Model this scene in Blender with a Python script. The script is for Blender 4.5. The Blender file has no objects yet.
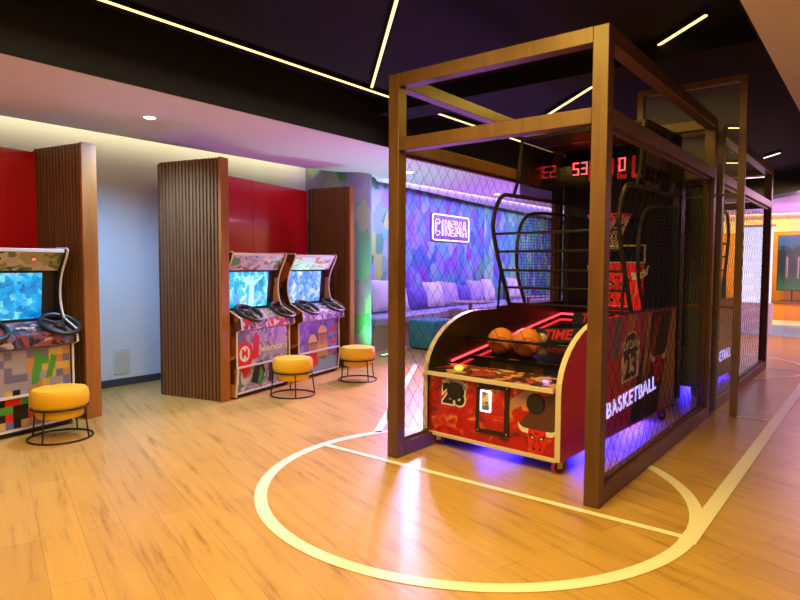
import bpy, bmesh, math, random
from mathutils import Vector, Matrix
random.seed(7)
S = bpy.context.scene
COL = S.collection
R = math.radians
PI = math.pi

# ------------------------------------------------------------------ camera
def make_camera():
    f = 615.8
    p, yw, ro = R(3.175), R(38.167), R(0.275)
    hf = Vector((0, math.sin(p), math.cos(p))); up = Vector((0, math.cos(p), -math.sin(p))); rt = Vector((1, 0, 0))
    Yc = math.cos(yw)*hf + math.sin(yw)*rt
    Xc = math.cos(yw)*rt - math.sin(yw)*hf
    M = Matrix((Xc, Yc, up))                       # world = M @ cam(right, up, fwd)
    c, s = math.cos(ro), math.sin(ro)
    M = M @ Matrix(((c, s, 0), (-s, c, 0), (0, 0, 1))).transposed().transposed().inverted()
    cam = bpy.data.cameras.new('camera'); o = bpy.data.objects.new('camera', cam); COL.objects.link(o)
    r, u, fw = M.col[0], M.col[1], M.col[2]
    o.matrix_world = Matrix(((r[0], u[0], -fw[0], 0), (r[1], u[1], -fw[1], 0), (r[2], u[2], -fw[2], 1.4), (0, 0, 0, 1)))
    cam.sensor_width = 36; cam.lens = f*36/800; cam.clip_start = .05
    S.camera = o
make_camera()

# ------------------------------------------------------------------ world, exposure, large lights
W = bpy.data.worlds.new('world'); S.world = W; W.use_nodes = True
bgn = W.node_tree.nodes['Background']; bgn.inputs[0].default_value = (.55, .45, 1.0, 1); bgn.inputs[1].default_value = .14
S.view_settings.view_transform = 'Standard'; S.view_settings.look = 'None'
S.view_settings.exposure = 0.0; S.view_settings.gamma = 1; S.view_settings.use_curve_mapping = False

def area(name, loc, size, power, color, target=None, rot=None, spread=180):
    l = bpy.data.lights.new(name, 'AREA'); l.shape = 'RECTANGLE'; l.size, l.size_y = size
    l.energy = power; l.color = color; l.spread = R(spread)
    o = bpy.data.objects.new(name, l); COL.objects.link(o); o.location = loc
    if target is not None:
        o.rotation_euler = (Vector(target)-Vector(loc)).to_track_quat('-Z', 'Y').to_euler()
    elif rot: o.rotation_euler = rot
    return o
def spot(name, loc, target, power, color, angle=80, blend=.6, radius=.06):
    l = bpy.data.lights.new(name, 'SPOT'); l.energy = power; l.color = color
    l.spot_size = R(angle); l.spot_blend = blend; l.shadow_soft_size = radius
    o = bpy.data.objects.new(name, l); COL.objects.link(o); o.location = loc
    o.rotation_euler = (Vector(target)-Vector(loc)).to_track_quat('-Z', 'Y').to_euler()
    return o
def point(name, loc, power, color, radius=.05):
    l = bpy.data.lights.new(name, 'POINT'); l.energy = power; l.color = color; l.shadow_soft_size = radius
    o = bpy.data.objects.new(name, l); COL.objects.link(o); o.location = loc
    return o
AMBER = (1, .66, .11); PINK = (.80, .40, 1.0); VIOLET = (.36, .28, 1.0); COOL = (.30, .58, 1.0)
# added amber fills shaped like strips; the long one follows a visible strip
area('ceiling_amber_fill', (-.9, 1.7, 3.12), (2.6, .25), 185, AMBER, rot=(0, 0, R(-45)))
area('ceiling_amber_fill', (-2.8, .6, 3.12), (3.0, .25), 75, (1, .70, .22), rot=(0, 0, R(90)))
area('ceiling_amber_fill', (-4.2, 3.0, 3.17), (.05, 7.0), 36, (1, .80, .58), spread=110)
area('ceiling_amber_fill', (-2.1, 5.15, 3.05), (1.6, .15), 26, AMBER, rot=(0, 0, R(-45)))  # added above the canopy to light its roof
# pink and violet lamps of the lounge side, with two added soffit uplights
area('lounge_pink_light', (-5.5, 8.1, 2.48), (.5, .5), 52, PINK, target=(-3.5, 5.0, 0), spread=68)
area('lounge_violet_light', (-6.1, 12.0, 2.7), (.2, 9.0), 290, VIOLET, rot=(0, R(42), 0))
area('lounge_violet_light', (-5.4, 9.5, .7), (1.2, 5.0), 36, (.46, .15, 1.0), target=(-5.3, 8.0, 3), spread=120)  # added violet fill aimed up at the lounge soffit
area('lounge_violet_light', (-4.6, 6.6, .45), (.6, .6), 20, (.50, .10, 1.0), target=(-4.9, 5.0, 3), spread=130)  # added uplight tinting the soffit violet; no lamp stands here
spot('downlight_pink', (-5.43, 7.12, 2.7), (-4.5, 5.6, 0), 170, (.95, .62, 1.0), 100, .9)
# cool downlights between the booths, warm cove along the left wall
spot('downlight_cool', (-5.3, 3.06, 2.7), (-6.0, 3.06, 0), 215, COOL, 130, .8)
area('cove_warm_light', (-6.60, 2.4, 2.87), (.06, 8.0), 26, (1, .76, .40), rot=(0, R(112), 0))
# far hall
area('hall_warm_light', (-1.6, 18.0, 2.7), (6, .6), 330, (1, .62, .22), target=(-1.8, 20.4, 1.2))
area('hall_pink_light', (-.2, 13.0, 2.68), (2, 3), 150, (1, .5, .80))
area('hall_violet_light', (-1.0, 16.5, 1.2), (2, 2), 60, (.45, .15, 1), target=(-1, 16.5, 3), spread=130)

# ------------------------------------------------------------------ materials
def mat(name, color, rough=.5, metal=0, emit=None, strength=0, spec=.5, coat=0, alpha=1, trans=0):
    m = bpy.data.materials.new(name); m.use_nodes = True
    b = m.node_tree.nodes['Principled BSDF']
    b.inputs['Base Color'].default_value = (*color, 1); b.inputs['Roughness'].default_value = rough
    b.inputs['Metallic'].default_value = metal; b.inputs['Specular IOR Level'].default_value = spec
    b.inputs['Coat Weight'].default_value = coat; b.inputs['Alpha'].default_value = alpha
    b.inputs['Transmission Weight'].default_value = trans
    if emit: b.inputs['Emission Color'].default_value = (*emit, 1); b.inputs['Emission Strength'].default_value = strength
    return m
def nodes(m):
    nt = m.node_tree; return nt, nt.nodes, nt.links, nt.nodes['Principled BSDF']
def ramp(N, stops, constant=False):
    r = N.new('ShaderNodeValToRGB'); r.color_ramp.interpolation = 'CONSTANT' if constant else 'LINEAR'
    e = r.color_ramp.elements
    while len(e) < len(stops): e.new(.5)
    for el, (p, c) in zip(e, stops): el.position = p; el.color = (*c, 1)
    return r
def mapping(N, L, scale=(1, 1, 1), rot=(0, 0, 0), loc=(0, 0, 0)):
    t = N.new('ShaderNodeTexCoord'); mp = N.new('ShaderNodeMapping')
    mp.inputs['Scale'].default_value = scale; mp.inputs['Rotation'].default_value = rot; mp.inputs['Location'].default_value = loc
    L.new(t.outputs['Object'], mp.inputs['Vector']); return mp
def wood(name, dark, light, scale=(14, 14, .8), rough=.42):
    m = mat(name, light, rough); nt, N, L, b = nodes(m)
    mp = mapping(N, L, scale); n = N.new('ShaderNodeTexNoise'); n.inputs['Scale'].default_value = 1.6; n.inputs['Detail'].default_value = 6
    n.inputs['Distortion'].default_value = .6
    L.new(mp.outputs[0], n.inputs['Vector']); r = ramp(N, [(.3, dark), (.7, light)]); L.new(n.outputs[0], r.inputs[0]); L.new(r.outputs[0], b.inputs['Base Color'])
    return m
def art(name, colors, scale=6, stretch=(1, 1, 1), warp=.5, rough=.35, emit=0, metric='EUCLIDEAN', rot=(0, 0, 0), warpscale=3):
    """printed pattern: warped cells in a fixed palette"""
    m = mat(name, colors[0], rough); nt, N, L, b = nodes(m)
    mp = mapping(N, L, stretch, rot); n = N.new('ShaderNodeTexNoise'); n.inputs['Scale'].default_value = warpscale; n.inputs['Detail'].default_value = 3
    L.new(mp.outputs[0], n.inputs['Vector'])
    sub = N.new('ShaderNodeVectorMath'); sub.operation = 'SUBTRACT'; sub.inputs[1].default_value = (.5, .5, .5); L.new(n.outputs['Color'], sub.inputs[0])
    sc = N.new('ShaderNodeVectorMath'); sc.operation = 'SCALE'; sc.inputs['Scale'].default_value = warp; L.new(sub.outputs[0], sc.inputs[0])
    ad = N.new('ShaderNodeVectorMath'); L.new(mp.outputs[0], ad.inputs[0]); L.new(sc.outputs[0], ad.inputs[1])
    v = N.new('ShaderNodeTexVoronoi'); v.inputs['Scale'].default_value = scale; v.distance = metric; L.new(ad.outputs[0], v.inputs['Vector'])
    sp = N.new('ShaderNodeSeparateColor'); L.new(v.outputs['Color'], sp.inputs[0])
    k = len(colors); r = ramp(N, [(i/k, c) for i, c in enumerate(colors)], True)
    L.new(sp.outputs[0], r.inputs[0]); L.new(r.outputs[0], b.inputs['Base Color'])
    if emit:
        L.new(r.outputs[0], b.inputs['Emission Color']); b.inputs['Emission Strength'].default_value = emit
    return m
def screen_mat(name, low, mid, high, strength, seed=0):
    m = mat(name, (.01, .01, .02), .2); nt, N, L, b = nodes(m)
    mp = mapping(N, L, (1, 1, 1), loc=(seed, seed*.7, seed*.3))
    n = N.new('ShaderNodeTexNoise'); n.inputs['Scale'].default_value = 5; n.inputs['Detail'].default_value = 4; L.new(mp.outputs[0], n.inputs['Vector'])
    v = N.new('ShaderNodeTexVoronoi'); v.inputs['Scale'].default_value = 20; v.distance = 'CHEBYCHEV'; L.new(mp.outputs[0], v.inputs['Vector'])
    sp = N.new('ShaderNodeSeparateColor'); L.new(v.outputs['Color'], sp.inputs[0])
    mx = N.new('ShaderNodeMath'); mx.operation = 'MULTIPLY_ADD'; mx.inputs[1].default_value = .4; L.new(sp.outputs[1], mx.inputs[0]); L.new(n.outputs[0], mx.inputs[2])
    r = ramp(N, [(.40, low), (.75, mid), (1.0, high)]); L.new(mx.outputs[0], r.inputs[0])
    L.new(r.outputs[0], b.inputs['Emission Color']); b.inputs['Emission Strength'].default_value = strength
    return m
def floor_mat():
    m = mat('oak_plank_floor', (.5, .33, .17), .32); nt, N, L, b = nodes(m)
    mp = mapping(N, L, (1, 1, 1), (0, 0, R(18)))
    br = N.new('ShaderNodeTexBrick'); br.inputs['Scale'].default_value = 1; br.inputs['Brick Width'].default_value = 1.5; br.inputs['Row Height'].default_value = .19
    br.inputs['Mortar Size'].default_value = .0015; br.inputs['Mortar Smooth'].default_value = .3; br.offset = .37
    br.inputs['Color1'].default_value = (.54, .335, .095, 1); br.inputs['Color2'].default_value = (.62, .395, .120, 1); br.inputs['Mortar'].default_value = (.34, .19, .06, 1)
    L.new(mp.outputs[0], br.inputs['Vector'])
    mp2 = mapping(N, L, (1.3, 16, 1), (0, 0, R(18))); n = N.new('ShaderNodeTexNoise'); n.inputs['Scale'].default_value = 1.5; n.inputs['Detail'].default_value = 7; n.inputs['Roughness'].default_value = .62
    # mapping applies scale before rotation; rotate first, then stretch
    mp2.inputs['Scale'].default_value = (1, 1, 1); mp3 = N.new('ShaderNodeMapping'); mp3.inputs['Scale'].default_value = (1.0, 11, 1); L.new(mp2.outputs[0], mp3.inputs['Vector'])
    L.new(mp3.outputs[0], n.inputs['Vector'])
    r = ramp(N, [(.27, (.42, .31, .22)), (.45, (.92, .89, .85)), (.75, (1.08, 1.07, 1.05))]); L.new(n.outputs[0], r.inputs[0])
    mx = N.new('ShaderNodeMix'); mx.data_type = 'RGBA'; mx.blend_type = 'MULTIPLY'; mx.inputs['Factor'].default_value = .85
    L.new(br.outputs[0], mx.inputs['A']); L.new(r.outputs[0], mx.inputs['B']); L.new(mx.outputs['Result'], b.inputs['Base Color'])
    return m
M = {}
M['floor'] = floor_mat()
M['line'] = mat('cream_court_paint', (.95, .93, .88), .35)
M['white_wall'] = mat('pale_blue_white_wall_paint', (.64, .73, .84), .7)
M['soffit'] = mat('white_ceiling_paint', (.80, .76, .80), .6)
M['black_ceiling'] = mat('black_ceiling_paint', (.007, .006, .008), .8, spec=.2)
M['dark'] = mat('matt_black', (.015, .014, .016), .5)
M['baseboard'] = mat('dark_grey_baseboard', (.05, .06, .075), .5)
M['walnut'] = wood('walnut_slats', (.15, .066, .026), (.22, .10, .042))
M['walnut_back'] = wood('walnut_backing', (.06, .025, .012), (.10, .045, .02))
M['oak_end'] = wood('orange_oak_board', (.28, .095, .02), (.42, .16, .038), (6, 6, .7))
M['frame'] = wood('cage_timber', (.095, .042, .014), (.15, .070, .024), (8, 8, 1.2))
M['frame_dark'] = wood('door_timber', (.20, .11, .06), (.30, .17, .10), (8, 8, 1.2))
M['red_panel'] = mat('glossy_red_laminate', (.52, .006, .014), .18, coat=.3)
M['black_metal'] = mat('black_powder_coat', (.012, .012, .014), .38)
M['black_gloss'] = mat('black_gloss', (.008, .008, .01), .12)
M['steel'] = mat('brushed_steel', (.5, .5, .5), .3, 1)
M['cream_trim'] = mat('cream_edge_trim', (.72, .66, .52), .35)
M['pale_trim'] = mat('pale_plastic_trim', (.75, .72, .78), .3)
M['yellow'] = mat('yellow_fabric', (.82, .47, .012), .75)
M['orange_ball'] = mat('orange_basketball_rubber', (.72, .22, .03), .55)
M['white_ball'] = mat('white_basketball_rubber', (.75, .70, .66), .5)
M['seam'] = mat('black_rubber_seam', (.01, .008, .008), .6)
M['white'] = mat('white_print', (.82, .80, .78), .4)
M['red_print'] = mat('red_print', (.72, .015, .015), .4)
M['black_print'] = mat('black_print', (.012, .010, .010), .4)
M['strip'] = mat('warm_led_strip', (1, .8, .5), .4, emit=(1, .66, .22), strength=2.6)
M['strip_far'] = mat('pink_white_led_strip', (1, .8, .8), .4, emit=(1, .66, .72), strength=3)
M['lens'] = mat('downlight_lens', (1, 1, 1), .3, emit=(.9, .93, 1), strength=14)
M['red_led'] = mat('red_led', (1, .1, .1), .4, emit=(1, .03, .045), strength=5)
M['red_digit'] = mat('red_led_digit', (1, .1, .1), .4, emit=(1, .05, .06), strength=5)
M['red_glow_print'] = mat('backlit_red_print', (.6, .01, .01), .4, emit=(1, .02, .02), strength=.16)
M['blue_led'] = mat('blue_led', (.2, .2, 1), .4, emit=(.06, .05, 1), strength=8)
M['sign_letter'] = mat('lit_violet_white_letters', (.8, .8, 1), .4, emit=(.45, .40, 1), strength=1.3)
M['neon'] = mat('neon_tube', (1, .8, 1), .4, emit=(1, .55, 1), strength=2.6)
M['neon_back'] = mat('neon_backboard', (.12, .07, .22), .4)
M['green_button'] = mat('green_lit_button', (.4, .9, .1), .3, emit=(.45, 1, .1), strength=1.3)
M['violet_button'] = mat('violet_lit_button', (.3, .2, 1), .3, emit=(.3, .15, 1), strength=3)
M['cyan_led'] = mat('cyan_led', (.5, .9, 1), .3, emit=(.45, .75, 1), strength=5)
M['chain'] = mat('dark_chain_wire', (.012, .010, .014), .7, spec=.2)
M['net'] = mat('white_net_cord', (.75, .66, .58), .8)
M['smoked'] = mat('smoked_acrylic', (.02, .02, .022), .1, alpha=.72)
M['glass'] = mat('clear_glass', (.75, .8, .85), .03, alpha=.10)
M['mesh_black'] = mat('black_net_mesh', (.012, .010, .010), .8, spec=.2)
M['roof_amber_glow'] = mat('mesh_roof_with_amber_glow', (.75, .38, .06), .5)  # yellow light from above is put into the roof's own colour
nt, N, L, b = nodes(M['roof_amber_glow']); tr = N.new('ShaderNodeBsdfTranslucent'); tr.inputs['Color'].default_value = (.85, .45, .08, 1); mxs = N.new('ShaderNodeMixShader'); mxs.inputs[0].default_value = .7
L.new(b.outputs[0], mxs.inputs[1]); L.new(tr.outputs[0], mxs.inputs[2]); L.new(mxs.outputs[0], N['Material Output'].inputs['Surface'])
M['sofa'] = mat('mauve_sofa_leather', (.42, .38, .50), .45)
M['sofa_base'] = mat('beige_sofa_base', (.55, .42, .30), .6)
M['pillow_cream'] = mat('cream_pillow_cotton', (.72, .64, .62), .85)
M['pillow_blue'] = mat('blue_violet_pillow_velvet', (.16, .10, .42), .8)
M['pillow_lilac'] = mat('lilac_pillow_cotton', (.50, .38, .62), .85)
M['table'] = mat('wood_cafe_table', (.42, .28, .22), .4)
M['teal'] = mat('teal_pouf_fabric', (.06, .28, .33), .8)
M['orange_wood'] = wood('orange_panelling', (.62, .25, .02), (.75, .33, .03), (4, 4, .5), .5)
M['cream_band'] = mat('cream_plaster', (.85, .72, .5), .7)
M['teal_carpet'] = mat('mint_carpet', (.30, .55, .45), .9)
M['window'] = mat('daylit_window_pane', (.8, .9, 1), .2, emit=(.62, .78, 1), strength=.9)
M['dark_wall'] = mat('dark_wall_paint', (.035, .022, .03), .7)
M['plate'] = mat('pale_wall_plate', (.62, .66, .68), .5)
M['tv'] = mat('television_picture', (.01, .01, .01), .15); nt, N, L, b = nodes(M['tv'])
mp = mapping(N, L, (1, 1, 1)); n = N.new('ShaderNodeTexNoise'); n.inputs['Scale'].default_value = 7; L.new(mp.outputs[0], n.inputs['Vector']); sx = N.new('ShaderNodeSeparateXYZ'); L.new(mp.outputs[0], sx.inputs[0])
ma = N.new('ShaderNodeMath'); ma.operation = 'MULTIPLY_ADD'; ma.inputs[1].default_value = .5; L.new(n.outputs[0], ma.inputs[0]); L.new(sx.outputs[2], ma.inputs[2])
mr = N.new('ShaderNodeMapRange'); mr.inputs[1].default_value = 1.0; mr.inputs[2].default_value = 2.5; L.new(ma.outputs[0], mr.inputs[0])
r = ramp(N, [(.05, (.05, .22, .08)), (.25, (.03, .10, .05)), (.4, (.02, .04, .04)), (.75, (.02, .05, .06)), (.85, (.05, .22, .5))]); L.new(mr.outputs[0], r.inputs[0]); L.new(r.outputs[0], b.inputs['Emission Color']); b.inputs['Emission Strength'].default_value = .7
M['wheel'] = mat('black_wheel_rubber', (.015, .014, .016), .45)
M['red_tyre'] = mat('red_castor_tyre', (.6, .03, .02), .5)
CAM_A = [(0.104, 0.4, 0.16), (0.44, 0.624, 0.128), (0.24, 0.44, 0.304), (0.304, 0.288, 0.496), (0.08, 0.32, 0.128), (0.4, 0.496, 0.4), (0.176, 0.528, 0.36), (0.36, 0.336, 0.528)]
CAM_B = [(.09, .19, .42), (.20, .10, .46), (.10, .34, .42), (.26, .20, .50), (.12, .36, .26), (.06, .14, .36), (.24, .38, .44), (.26, .05, .44), (.14, .26, .50)]
M['camo_green'] = art('green_camouflage_wall', CAM_A, 1.0, (4.4, 4.4, 3.2), .4, .55, warpscale=3)
CAM_C = [(.08, .44, .36), (.26, .55, .30), (.12, .22, .50), (.12, .50, .26), (.30, .60, .40), (.10, .34, .46), (.20, .10, .42)]
M['camo_teal'] = art('teal_camouflage_wall', CAM_C, 1.0, (4.4, 4.4, 2.8), .5, .55, warpscale=3)
M['camo_blue'] = art('blue_camouflage_wall', CAM_B, 1.0, (4.4, 4.4, 2.8), .5, .55, warpscale=3)

# ------------------------------------------------------------------ mesh builder
class MB:
    def __init__(s): s.v = []; s.f = []; s.m = []; s.mi = 0
    def add(s, vs, fs, mi=None):
        o = len(s.v); s.v += [tuple(v) for v in vs]; s.f += [tuple(i+o for i in f) for f in fs]
        s.m += [s.mi if mi is None else mi]*len(fs)
    def box(s, x0, x1, y0, y1, z0, z1, mi=None, T=None):
        vs = [Vector((x, y, z)) for z in (z0, z1) for y in (y0, y1) for x in (x0, x1)]
        if T: vs = [T @ v for v in vs]
        s.add(vs, [(0, 2, 3, 1), (4, 5, 7, 6), (0, 1, 5, 4), (2, 6, 7, 3), (0, 4, 6, 2), (1, 3, 7, 5)], mi)
    def prism(s, poly, axis, a, b, mi=None, T=None):
        """poly: 2D outline; axis 0: (y,z) along x; 1: (x,z) along y; 2: (x,y) along z"""
        def P(p, t): return Vector((t, p[0], p[1]) if axis == 0 else (p[0], t, p[1]) if axis == 1 else (p[0], p[1], t))
        n = len(poly); ar = sum(poly[i][0]*poly[(i+1) % n][1]-poly[(i+1) % n][0]*poly[i][1] for i in range(n))
        if (ar < 0) != (axis == 1): poly = poly[::-1]
        if a > b: a, b = b, a
        vs = [P(p, a) for p in poly]+[P(p, b) for p in poly]
        if T: vs = [T @ v for v in vs]
        s.add(vs, [tuple(range(n))[::-1], tuple(range(n, 2*n))]+[(i, (i+1) % n, n+(i+1) % n, n+i) for i in range(n)], mi)
    def tube(s, pts, r, n=8, closed=False, mi=None, T=None):
        pts = [Vector(p) for p in pts]; k = len(pts); rings = []
        rr = r if isinstance(r, (list, tuple)) else [r]*k
        ref = None
        for i, p in enumerate(pts):
            if closed: t = (pts[(i+1) % k]-pts[i-1])
            else: t = pts[min(i+1, k-1)]-pts[max(i-1, 0)]
            t.normalize()
            if ref is None:
                ref = Vector((0, 0, 1)) if abs(t.z) < .9 else Vector((1, 0, 0))
            a = (ref - t*ref.dot(t)).normalized(); ref = a; b = t.cross(a)
            rings.append([p+(a*math.cos(q)+b*math.sin(q))*rr[i] for q in [2*PI*j/n for j in range(n)]])
        vs = [v for rg in rings for v in rg]
        if T: vs = [T @ v for v in vs]
        fs = []
        for i in range(k if closed else k-1):
            j = (i+1) % k
            fs += [(i*n+q, i*n+(q+1) % n, j*n+(q+1) % n, j*n+q) for q in range(n)]
        if not closed: fs += [tuple(range(n))[::-1], tuple(range((k-1)*n, k*n))]
        s.add(vs, fs, mi)
    def lathe(s, prof, c=(0, 0, 0), n=24, mi=None, T=None):
        """prof: (radius, z) bottom to top"""
        vs = []; k = len(prof)
        for r, z in prof:
            vs += [Vector((c[0]+r*math.cos(2*PI*j/n), c[1]+r*math.sin(2*PI*j/n), c[2]+z)) for j in range(n)]
        if T: vs = [T @ v for v in vs]
        fs = [(i*n+q, i*n+(q+1) % n, (i+1)*n+(q+1) % n, (i+1)*n+q) for i in range(k-1) for q in range(n)]
        fs += [tuple(range(n))[::-1], tuple(range((k-1)*n, k*n))]
        s.add(vs, fs, mi)
    def sphere(s, c, r, n=24, m=14, mi=None):
        prof = [(max(r*math.sin(PI*i/m), 1e-4), -r*math.cos(PI*i/m)) for i in range(m+1)]
        s.lathe(prof, c, n, mi)
    def text(s, body, size, T, extrude=.002, bold=0, mi=None, shear=0, space=1):
        cu = bpy.data.curves.new('lettering', 'FONT'); cu.body = body; cu.size = size; cu.extrude = extrude; cu.offset = bold
        cu.align_x = 'CENTER'; cu.align_y = 'CENTER'; cu.shear = shear; cu.space_character = space; cu.resolution_u = 3
        o = bpy.data.objects.new('lettering', cu); COL.objects.link(o); dg = bpy.context.evaluated_depsgraph_get(); dg.update()
        me = bpy.data.meshes.new_from_object(o.evaluated_get(dg))
        s.add([T @ v.co for v in me.vertices], [tuple(p.vertices) for p in me.polygons], mi)
        bpy.data.objects.remove(o); bpy.data.curves.remove(cu); bpy.data.meshes.remove(me)
    def build(s, name, m, parent=None, bevel=0, smooth=True, loc=None, solid=False):
        me = bpy.data.meshes.new(name); me.from_pydata(s.v, [], s.f)
        ms = m if isinstance(m, (list, tuple)) else [m]
        for x in ms: me.materials.append(x)
        me.polygons.foreach_set('material_index', s.m)
        if smooth:
            me.polygons.foreach_set('use_smooth', [True]*len(s.f)); me.set_sharp_from_angle(angle=R(38))
        me.update()
        o = bpy.data.objects.new(name, me); COL.objects.link(o)
        if parent: o.parent = parent
        if loc: o.location = loc
        if bevel:
            bv = o.modifiers.new('bevel', 'BEVEL'); bv.width = bevel; bv.segments = 2; bv.limit_method = 'ANGLE'; bv.angle_limit = R(40)
        return o
def tag(o, label=None, cat=None, group=None, kind=None):
    if label: o['label'] = label
    if cat: o['category'] = cat
    if group: o['group'] = group
    if kind: o['kind'] = kind
    return o
def empty(name, loc, rz=0):
    o = bpy.data.objects.new(name, None); COL.objects.link(o); o.location = loc; o.rotation_euler = (0, 0, rz); o.empty_display_size = .1
    return o
KIDS = {}
def copy_tree(o, parent=None, depth=0):
    c = o.copy(); COL.objects.link(c)
    if parent: c.parent = parent
    for ch in [x for x in bpy.data.objects if x.parent == o]: copy_tree(ch, c)
    return c
def struct(mb, name, m, **k):
    o = mb.build(name, m, **k); o['kind'] = 'structure'; return o
def FRONT(x, y, z, rot=0): return Matrix.Translation((x, y, z)) @ Matrix(((1, 0, 0, 0), (0, 0, -1, 0), (0, 1, 0, 0), (0, 0, 0, 1))) @ Matrix.Rotation(rot, 4, 'Z')
def SIDE(x, y, z, rot=0): return Matrix.Translation((x, y, z)) @ Matrix(((0, 0, 1, 0), (1, 0, 0, 0), (0, 1, 0, 0), (0, 0, 0, 1))) @ Matrix.Rotation(rot, 4, 'Z')
def arc(cx, cy, r, a0, a1, n): return [(cx+r*math.cos(R(a0+(a1-a0)*i/n)), cy+r*math.sin(R(a0+(a1-a0)*i/n))) for i in range(n+1)]
def band(mb, pts, w, z, mi=None):
    """flat ribbon of width w along 2D pts"""
    n = len(pts); vs = []
    for i, p in enumerate(pts):
        a = Vector(pts[max(i-1, 0)]); b = Vector(pts[min(i+1, n-1)]); t = (b-a).normalized(); nn = Vector((-t.y, t.x))*w/2
        vs += [(p[0]+nn.x, p[1]+nn.y, z), (p[0]-nn.x, p[1]-nn.y, z)]
    mb.add(vs, [(2*i, 2*i+1, 2*i+3, 2*i+2) for i in range(n-1)], mi)

# ------------------------------------------------------------------ the setting
mb = MB(); mb.box(-9, 6, -4, 24, -.1, 0); FLOOR = struct(mb, 'floor', M['floor'])
mb = MB(); cxx, cyy, rr = -2.07, 3.38, 1.33
band(mb, arc(cxx, cyy, rr, 135, 415, 90), .075, .003); mb.build('court_line', M['line'], FLOOR)
mb = MB(); band(mb, [(-3.4, 3.37), (-.76, 3.37)], .05, .0035); mb.build('court_line', M['line'], FLOOR)
mb = MB(); band(mb, [(-.74, 3.3), (-.70, 12.5)], .085, .004); mb.build('court_line', M['line'], FLOOR)
mb = MB(); band(mb, [(-1.04, 6.46), (-.74, 6.46)], .05, .0035); mb.build('court_line', M['line'], FLOOR)
mb = MB(); band(mb, arc(-2.2, 9.9, 1.45, -70, 250, 60), .06, .003); mb.build('court_line', M['line'], FLOOR)
mb = MB(); band(mb, [(-5.5, 9.9), (-.74, 9.9)], .05, .0045); mb.build('court_line', M['line'], FLOOR)
mb = MB(); band(mb, [(-5.2, 7.0), (-3.3, 3.9)], .07, .003); band(mb, [(-3.4, 4.2), (-5.6, 6.9)], .07, .003); mb.build('court_line', M['line'], FLOOR)

mb = MB(); mb.box(-7.1, -6.9, -4, 6.5, 0, 3.25); struct(mb, 'wall_left', M['white_wall'])
mb = MB(); mb.box(6, 6.2, -4, 24, 0, 3.25); struct(mb, 'wall_right', M['white_wall'])
mb = MB(); mb.box(-6.9, -6.885, -4, 6.5, 0, .085); struct(mb, 'baseboard_left', M['baseboard'], bevel=.004)
# bulging camouflage column at the end of the left wall
mb = MB()
colp = [(-6.95, 6.46), (-6.5, 6.52), (-6.25, 6.60)]+[(-6.25+.25*math.sin(R(a)), 6.85-.25*math.cos(R(a))) for a in range(10, 181, 17)]+[(-6.5, 7.25), (-7.2, 7.5)]
mb.prism(colp, 2, 0, 3.25); struct(mb, 'wall_column', M['camo_green'])
wp = lambda y: -7.15-.6*(y-7.6)/7.4
for nm, ya, yb, mk in (('wall_lounge_near', 7.4, 9.3, 'camo_green'), ('wall_lounge_middle', 9.3, 12.9, 'camo_blue'), ('wall_lounge_far', 12.9, 19.5, 'camo_teal')):
    mb = MB(); mb.prism([(wp(ya), ya), (wp(yb), yb), (wp(yb)-.2, yb), (wp(ya)-.2, ya)], 2, 0, 3.25); struct(mb, nm, M[mk])
mb = MB(); mb.box(-8.4, -4.2, 19.5, 19.7, 0, 3.25); struct(mb, 'wall_back', M['dark_wall'])
# ceilings
mb = MB(); mb.box(-9, 6, -4, 24, 3.25, 3.35); struct(mb, 'ceiling', M['black_ceiling'])
mb = MB()
left = [(-4.52, -4), (-4.52, 13.2), (-4.3, 14.0), (-3.7, 14.4), (-1.9, 14.3), (-1.3, 13.6), (-1.0, 12.4), (-.63, 6.4), (-.62, -4), (6, -4), (6, 24), (-9, 24), (-9, 15.6), (-7.25, 15.6),
        (-7.2, 14.3), (-6.9, 11.3), (-6.62, 9.2), (-6.45, 7.6), (-6.2, 7.25), (-6.1, 6.9), (-6.3, 6.4), (-6.38, 5.9), (-6.38, -4)]
# the lowered white ceiling: one slab with the black recess cut out, in two pieces
mb.prism([(-4.52, -4), (-4.52, 13.2), (-4.3, 14.0), (-3.7, 14.4), (-3.7, 19.5), (-7.65, 19.5), (-7.2, 14.3), (-6.9, 11.3), (-6.62, 9.2), (-6.45, 7.6), (-6.2, 7.25), (-6.1, 6.9), (-6.3, 6.4), (-6.38, 5.9), (-6.38, -4)], 2, 2.75, 2.83)
struct(mb, 'ceiling_left', M['soffit'])
mb = MB(); mb.prism([(-3.7, 14.4), (-1.9, 14.3), (-1.3, 13.6), (-1.0, 12.4), (-.63, 6.4), (-.62, -4), (6, -4), (6, 24), (-3.7, 24)], 2, 2.75, 2.83)
struct(mb, 'ceiling_right', M['soffit'])
mb = MB(); mb.box(-4.6, -.5, 5.3, 5.7, 3.08, 3.25); struct(mb, 'trim_1', M['black_ceiling'])
mb = MB(); mb.box(-4.52, -4.505, -4, 13.2, 2.752, 3.25); struct(mb, 'trim_5', M['black_ceiling'])
mb = MB(); mb.prism([(-.62, -4), (-.63, 6.4), (-1.0, 12.4), (-1.015, 12.4), (-.645, 6.4), (-.635, -4)], 2, 2.752, 3.25); struct(mb, 'trim_6', M['black_ceiling'])
# wall plate
mb = MB(); mb.box(-6.9, -6.89, 3.48, 3.67, .14, .43)
for i in range(12): mb.box(-6.89, -6.886, 3.495, 3.655, .16+i*.021, .17+i*.021)
tag(mb.build('access_panel', M['plate']), 'pale grey louvred plate low on the white wall between the booths', 'wall plate')

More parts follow.
